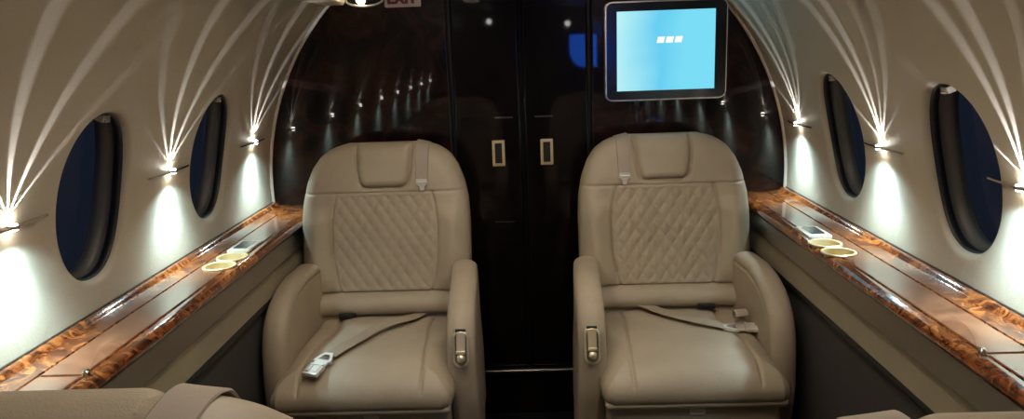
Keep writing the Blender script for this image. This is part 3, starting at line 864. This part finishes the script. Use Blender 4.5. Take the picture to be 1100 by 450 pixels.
def make_seat(aisle, loc, rotz, label, belts):
    """aisle = +1 / -1: local x side of the aisle; the seat faces -y"""
    root = empty('passenger_seat', loc, rotz)
    tag(root, label, 'seat', 'club seats')
    # ---- backrest, headrest pad, quilted panel and lumbar roll
    nr, nc = 190, 170
    zs = 0.36 + 0.545 * (0.55 * np.linspace(0, 1, nr) + 0.45 * np.sin(np.linspace(0, 1, nr) * PI / 2))
    hw = np.interp(zs, OUT_Z, OUT_W)
    kern = np.hanning(13); kern /= kern.sum()
    hw = np.convolve(np.pad(hw, 6, mode='edge'), kern, mode='valid')
    A, Zg, poly = pillow(zs, -hw, hw, nc)
    yf, inh, inq, inl = back_front(A, Zg, None, poly)
    e = seg_dist(A, Zg, poly, True)
    edge = np.zeros(A.shape, bool); edge[0] = edge[-1] = True; edge[:, 0] = edge[:, -1] = True
    rim = y_plane(Zg) + 0.045 + 0.010 * sstep(0.80, 0.90, Zg)
    yf = np.where(edge, rim, yf)
    yr = rim + 0.075 * prof(e, 0.055)
    yr = yr + np.where(Zg > 0.8, 0.010 * np.exp(-(np.minimum(np.abs(A - 0.079), np.abs(A + 0.079)) / 0.004) ** 2) * -1, 0) * sstep(0, 0.01, e)
    yr = np.where(edge, rim, yr)
    Pf = np.stack([A, yf, Zg], 2).reshape(-1, 3); Pr = np.stack([A, yr, Zg], 2).reshape(-1, 3)
    Ff = grid_faces(nr, nc); Fr = grid_faces(nr, nc, len(Pf), True)
    reg = np.zeros((nr, nc), int)
    reg[inl] = 3; reg[inq] = 2; reg[inh] = 1
    regr = np.where((np.abs(A) < 0.079) & (Zg > 0.80), 1, 0)
    rf = np.concatenate([reg[:-1, :-1].ravel(), regr[:-1, :-1].ravel()])
    P = np.concatenate([Pf, Pr]); F = np.concatenate([Ff, Fr])
    parts = split_mesh(P, F, rf, {0: 'backrest', 1: 'headrest', 2: 'quilted_panel', 3: 'lumbar_roll'}, root, {})
    for k in (1, 2, 3):
        bm = bmesh.new(); bm.from_mesh(parts[k].data)
        # outward normals: front faces look to -y
        for f in bm.faces:
            f.normal_update()
        bm.to_mesh(parts[k].data); bm.free()
    def yfront(x, z):
        px = np.array([[x]]); pz = np.array([[z]])
        return float(back_front(px, pz, None, poly)[0][0, 0])
    # ---- shoulder strap over the top of the back
    sx = aisle * 0.106
    pts, wd = [], []
    for z in (0.800, 0.83, 0.86, 0.885):
        pts.append((sx, yfront(sx, z) - 0.0035, z)); 
    rimy = lambda z: y_plane(z) + 0.045 + 0.010 * float(sstep(0.80, 0.90, np.array(z)))
    pts += [(sx, yfront(sx, 0.896) - 0.0025, 0.8985), (sx, rimy(0.9), 0.9040), (sx, rimy(0.9) + 0.040, 0.8985), (sx, rimy(0.885) + 0.0640, 0.8850), (sx, rimy(0.86) + 0.0775, 0.858), (sx, rimy(0.83) + 0.0790, 0.83), (sx, rimy(0.78) + 0.0790, 0.78)]
    wd = [0.032, 0.034, 0.036, 0.037, 0.037] + [0.035] * 6
    sh = ribbon('shoulder_strap', pts, wd, [(1, 0, 0)] * 4 + [(1, 0, -0.16 * aisle)] + [(1, 0, -0.22 * aisle)] * 2 + [(1, 0, -0.18 * aisle)] + [(1, 0, 0)] * 3, 0.0030, M['webbing'], root, 6)
    tag(sh, 'taupe shoulder strap folded over the seat back')
    bm = bmesh.new()
    y0 = yfront(sx, 0.79) - 0.006
    tri = [(-0.014, 0.812), (0.014, 0.812), (0.016, 0.800), (0.007, 0.792), (0.005, 0.781), (-0.005, 0.781), (-0.007, 0.792), (-0.016, 0.800)]
    add_prism(bm, [(sx + p[0], p[1]) for p in tri], y0 - 0.002, y0 + 0.001)
    add_box(bm, (sx, y0 - 0.003, 0.8035), (0.026, 0.003, 0.004), 0.001, 2)
    sb = bm_obj('strap_buckle', bm, M['silver'], sh); tag(sb, 'silver T-shaped strap end')
    # ---- seat cushion (rows run front to back)
    nr, nc = 150, 190
    ys = -0.225 + 0.435 * cos_space(nr, 0.8)
    hw = np.interp(ys, [-0.225, -0.215, -0.19, -0.13, -0.02, 0.21], [0.188, 0.203, 0.211, 0.211, 0.195, 0.188])
    A, Yg, poly = pillow(ys, -hw, hw, nc)
    e = seg_dist(A, Yg, poly, True)
    Rr = 0.030 + 0.075 * sstep(0.0, -0.15, Yg)
    top = 0.382 + (cush_top(A, Yg) - 0.382) * prof(e, Rr)
    for s_ in (-1, 1):
        line = [(s_ * 0.128, 0.21), (s_ * 0.122, 0.09), (s_ * 0.135, -0.05), (s_ * 0.142, -0.16), (s_ * 0.140, -0.23)]
        top = top - 0.007 * np.exp(-(seg_dist(A, Yg, line) / 0.0036) ** 2) * sstep(0, 0.01, e)
        top = top - 0.004 * np.exp(-(seg_dist(A, Yg, line) / 0.02) ** 2) * sstep(0, 0.02, e) * sstep(-0.1, 0.05, Yg)
    top = top + 0.0016 * np.sin(A * 23 + 1) * np.sin(Yg * 31) * sstep(0, 0.05, e)
    bot = 0.382 - 0.025 * prof(e, 0.02)
    edge = np.zeros(A.shape, bool); edge[0] = edge[-1] = True; edge[:, 0] = edge[:, -1] = True
    top = np.where(edge, 0.382, top); bot = np.where(edge, 0.382, bot)
    P = np.concatenate([np.stack([A, Yg, top], 2).reshape(-1, 3), np.stack([A, Yg, bot], 2).reshape(-1, 3)])
    F = np.concatenate([grid_faces(nr, nc), grid_faces(nr, nc, nr * nc, True)])
    split_mesh(P, F, np.zeros(len(F), int), {0: 'seat_cushion'}, root, {})
    tops = [Vector(p) for p in np.stack([A, Yg, top], 2)[::3, ::3].reshape(-1, 3).tolist()]
    # ---- front skirt with its stitched band
    bm = bmesh.new(); add_box(bm, (0, 0.02, 0.260), (0.392, 0.43, 0.190), 0.020, 4); bm_obj('front_skirt', bm, M['leather'], root, smooth=True)
    bm = bmesh.new(); add_box(bm, (0, 0.006, 0.357), (0.408, 0.448, 0.020), 0.010, 4); bm_obj('piping_band', bm, M['leather'], root, smooth=True)
    bm = bmesh.new(); add_box(bm, (-aisle * -0.0 + (0.004 if aisle < 0 else 0.02), -0.197, 0.334), (0.034, 0.006, 0.018), 0.002, 2)
    tag(bm_obj('pull_tab', bm, M['offwhite'], root, smooth=True), 'small pale pull tab under the seat cushion')
    # ---- pedestal
    bm = bmesh.new(); add_box(bm, (0, 0.05, 0.090), (0.30, 0.34, 0.178), 0.012, 2); add_box(bm, (0, 0.05, 0.012), (0.36, 0.42, 0.022), 0.006, 2)
    bm_obj('pedestal', bm, M['black'], root, smooth=True)
    # ---- armrests
    for s_, nm in ((aisle, 'armrest'), (-aisle, 'armrest')):
        nr, nc = 70, 60
        zs = 0.15 + 0.455 * (0.35 * np.linspace(0, 1, nr) + 0.65 * np.sin(np.linspace(0, 1, nr) * PI / 2))
        FZ = [0.15, 0.20, 0.28, 0.35, 0.42, 0.47, 0.51, 0.545, 0.572, 0.590, 0.600, 0.605]
        FY = [-0.085, -0.105, -0.135, -0.150, -0.153, -0.147, -0.133, -0.108, -0.070, -0.020, 0.030, 0.075]
        lo = np.interp(zs, FZ, FY); hi = np.interp(zs, [0.15, 0.40, 0.56, 0.59, 0.605], [0.26, 0.24, 0.215, 0.195, 0.15])
        kern = np.hanning(9); kern /= kern.sum()
        lo = np.convolve(np.pad(lo, 4, mode='edge'), kern, mode='valid')
        A, Zg, poly = pillow(zs, lo, hi, nc)
        e = seg_dist(A, Zg, poly, True)
        xc = s_ * ((0.226 if s_ == aisle else 0.212) - 0.010 * sstep(0.0, 0.2, A) + 0.004 * sstep(0.45, 0.3, Zg))
        th = (0.033 if s_ == aisle else 0.030) * prof(e, 0.021)
        seam = 0.0035 * np.exp(-((e - 0.027) / 0.003) ** 2)
        edge = np.zeros(A.shape, bool); edge[0] = edge[-1] = True; edge[:, 0] = edge[:, -1] = True
        th = np.where(edge, 0, th); seam = np.where(edge, 0, seam)
        P = np.concatenate([np.stack([xc + s_ * (th - seam), A, Zg], 2).reshape(-1, 3), np.stack([xc - s_ * (th - seam), A, Zg], 2).reshape(-1, 3)])
        F = np.concatenate([grid_faces(nr, nc), grid_faces(nr, nc, nr * nc, True)])
        arm = split_mesh(P, F, np.zeros(len(F), int), {0: nm}, root, {})[0]
        if s_ == aisle:
            # recline handle let into the front slope of the aisle armrest
            ang = math.atan2(0.022, 0.085)
            T = Matrix.Translation((s_ * 0.228, -0.150, 0.478)) @ Matrix.Rotation(-ang, 4, 'X')
            bm = bmesh.new()
            o_, i_ = rrect(0.036, 0.086, 0.0178, 10), rrect(0.027, 0.076, 0.0134, 10)
            n = len(o_); rings = []
            for pts2, y in ((o_, 0.006), (o_, -0.003), (i_, -0.005), (i_, 0.002)):
                rings.append([bm.verts.new(T @ Vector((p[0], y, p[1]))) for p in pts2])
            for a, b_ in zip(rings[:-1], rings[1:]):
                for k in range(n): bm.faces.new((a[k], a[(k + 1) % n], b_[(k + 1) % n], b_[k]))
            h = bm_obj('recline_handle', bm, M['gold'], arm, smooth=True); tag(h, 'champagne metal recline handle')
            bm = bmesh.new()
            vs = add_box(bm, (0, 0.000, 0.016), (0.021, 0.005, 0.044), 0.002, 2)
            r_ = add_lathe(bm, [(0.0, 0.010), (0.006, 0.0095), (0.009, 0.007), (0.0095, 0.0)], 20, Matrix.Translation((0, -0.003, -0.022)) @ Matrix.Rotation(PI / 2, 4, 'X'))
            add_box(bm, (0, -0.010, -0.008), (0.022, 0.006, 0.008), 0.002, 2)
            for v in bm.verts: v.co = T @ v.co
            bm_obj('lever', bm, M['gold'], h, smooth=True)
            bm = bmesh.new(); add_box(bm, (0, -0.0015, 0.041), (0.024, 0.006, 0.007), 0.001, 1)
            for v in bm.verts: v.co = T @ v.co
            bm_obj('lever_slot', bm, M['black'], h)
    # ---- lap belt lying on the cushion
    kd = tops
    def ztop(x, y):
        best = sorted(tops, key=lambda p: (p.x - x) ** 2 + (p.y - y) ** 2)[:3]
        return sum(p.z for p in best) / 3
    pts, sd = [], []
    P2 = belts['path']
    for i, (x, y, lift, ax) in enumerate(P2):
        pts.append((x, y, ztop(x, y) + 0.009 + lift)); sd.append(ax)
    wds = belts['w']
    lb = ribbon('lap_belt', pts, wds, sd, 0.0032, M['webbing_grey'], root, 6); tag(lb, 'taupe lap belt lying slack across the cushion')
    bx, by, ba = belts['buckle']
    zt = ztop(bx, by) + 0.008
    slope = belts.get('tilt', 0.0)
    T = Matrix.Translation((bx, by, zt)) @ Matrix.Rotation(ba, 4, 'Z') @ Matrix.Rotation(slope, 4, 'Y')
    bm = bmesh.new()                                            # tongue: triangular frame, x along the belt
    def frame(outer, inner, z0, z1):
        rings = []
        n = len(outer)
        for q, z in ((outer, z0), (outer, z1), (inner, z1), (inner, z0)):
            rings.append([bm.verts.new(T @ Vector((p[0], p[1], z))) for p in q])
        for a, b_ in zip(rings, rings[1:] + rings[:1]):
            for k in range(n): bm.faces.new((a[k], a[(k + 1) % n], b_[(k + 1) % n], b_[k]))
    frame([(-0.040, 0.010), (-0.040, -0.010), (-0.010, -0.023), (-0.004, -0.023), (-0.004, 0.023), (-0.010, 0.023)],
          [(-0.032, 0.006), (-0.032, -0.006), (-0.012, -0.015), (-0.011, -0.015), (-0.011, 0.015), (-0.012, 0.015)], -0.001, 0.006)
    bar = add_box(bm, (0, 0, 0), (0.016, 0.036, 0.006), 0.002, 2)
    for v in bar: v.co = T @ (v.co + Vector((0.002, 0, 0.003)))
    tg = bm_obj('belt_tongue', bm, M['silver'], lb); tag(tg, 'silver triangular belt tongue')
    bm = bmesh.new()
    for (c, s, bv) in (((0.030, 0, 0.003), (0.040, 0.042, 0.012), 0.005), ((0.030, -0.010, 0.009), (0.024, 0.010, 0.004), 0.0015), ((0.030, 0.010, 0.009), (0.024, 0.010, 0.004), 0.0015), ((0.014, 0, 0.009), (0.006, 0.036, 0.004), 0.0015)):
        for v in add_box(bm, (0, 0, 0), s, bv, 2): v.co = T @ (v.co + Vector(c))
    bk = bm_obj('buckle', bm, M['silver'], lb, smooth=True); tag(bk, 'silver belt buckle')
    if belts.get('curl'):
        c = Vector((bx, by, zt)) + Vector(belts['curl'])
        cp = [(c.x, c.y + 0.022 * math.cos(a), c.z + 0.016 + 0.016 * math.sin(a)) for a in np.linspace(-2.2, 2.6, 9)]
        cl = ribbon('belt_end', cp, [0.034] * 9, [(1, 0.25, 0)] * 9, 0.003, M['webbing'], lb, 4)
    # second half of the belt at the back of the cushion
    tx, ty, ta = belts['tab']
    T = Matrix.Translation((tx, ty, ztop(tx, ty) + 0.014)) @ Matrix.Rotation(ta, 4, 'Z') @ Matrix.Rotation(0.0, 4, 'X')
    bm = bmesh.new()
    for v in add_box(bm, (0, 0, 0), (0.046, 0.034, 0.008), 0.003, 2): v.co = T @ v.co
    for v in add_box(bm, (0, 0, 0), (0.034, 0.006, 0.004), 0.001, 1): v.co = T @ (v.co + Vector((0, -0.014, 0.004)))
    tb = bm_obj('belt_end_fitting', bm, M['gasket'], root, smooth=True); tag(tb, 'dark belt fitting at the back of the cushion')
    return root

L_belt = dict(path=[(0.150, 0.192, 0.004, (0.35, 1, 0.0)), (0.118, 0.172, 0.003, (0.4, 1, 0)), (0.075, 0.115, 0.003, (-0.55, 0.9, 0)), (0.030, 0.060, 0.006, (-0.75, 0.8, 0.10)), (-0.002, 0.020, 0.005, (-0.8, 0.7, 0.2)), (-0.030, -0.040, 0.003, (-0.9, 0.5, 0.0)), (-0.058, -0.100, 0.002, (-0.95, 0.45, 0)), (-0.080, -0.140, 0.002, (-1, 0.4, 0))],
              w=[0.036, 0.036, 0.038, 0.034, 0.030, 0.036, 0.038, 0.036], buckle=(-0.094, -0.165, rad(252)), tilt=rad(10), tab=(-0.106, 0.150, rad(12)))
R_belt = dict(path=[(-0.128, 0.178, 0.010, (0.3, 1, 0)), (-0.100, 0.180, 0.014, (0.3, 1, 0)), (-0.060, 0.145, 0.006, (0.75, 0.8, 0)), (-0.019, 0.092, 0.003, (0.65, 0.85, 0)), (0.031, 0.042, 0.002, (0.5, 0.9, 0)), (0.082, 0.010, 0.002, (0.35, 1, 0)), (0.118, -0.006, 0.002, (0.3, 1, 0))],
              w=[0.036, 0.038, 0.038, 0.034, 0.034, 0.036, 0.036], buckle=(0.146, -0.014, rad(-8)), tilt=0.0, curl=(0.008, 0.030, 0.004), tab=(0.100, 0.148, rad(-4)))
seatL = make_seat(1, (-0.387, 1.75, 0), 0, 'beige leather seat facing the camera, under the EXIT sign, in front of the dark bulkhead', L_belt)
seatR = make_seat(-1, (0.370, 1.75, 0), 0, 'beige leather seat facing the camera, directly below the cyan monitor', R_belt)

def copy_tree(o, parent=None):
    c = o.copy(); COL.objects.link(c)
    if parent is not None:
        c.parent = parent; c.matrix_parent_inverse = o.matrix_parent_inverse.copy()
    for ch in o.children: copy_tree(ch, c)
    return c
bpy.context.view_layer.update()
nl = copy_tree(seatR); nl.location = (-0.352, 0.808, 0); nl.rotation_euler = (0, 0, PI)
nl['label'] = 'near seat seen from behind, only its top showing along the bottom edge at left'
nr_ = copy_tree(seatL); nr_.location = (0.342, 0.740, 0); nr_.rotation_euler = (0, 0, PI)
nr_['label'] = 'near seat seen from behind, only its top showing along the bottom edge at right'

# ------------------------------------------------------------------ camera
cam = bpy.data.cameras.new('camera'); cam.sensor_width = 36; cam.lens = 800 / 1100 * 36; cam.clip_start = 0.02
co = bpy.data.objects.new('camera', cam); COL.objects.link(co)
co.location = (0.013, 0, 1.15); co.rotation_euler = (rad(77.6997), rad(1.984), rad(1.12))
scene.camera = co

vs = scene.view_settings
vs.view_transform = 'Standard'; vs.look = 'None'; vs.gamma = 1; vs.use_curve_mapping = False; vs.exposure = 0.0
scene.cycles.use_denoising = True
scene.cycles.max_bounces = 8; scene.cycles.diffuse_bounces = 4; scene.cycles.glossy_bounces = 4
scene.cycles.caustics_reflective = False; scene.cycles.caustics_refractive = False
scene.cycles.sample_clamp_indirect = 4.0
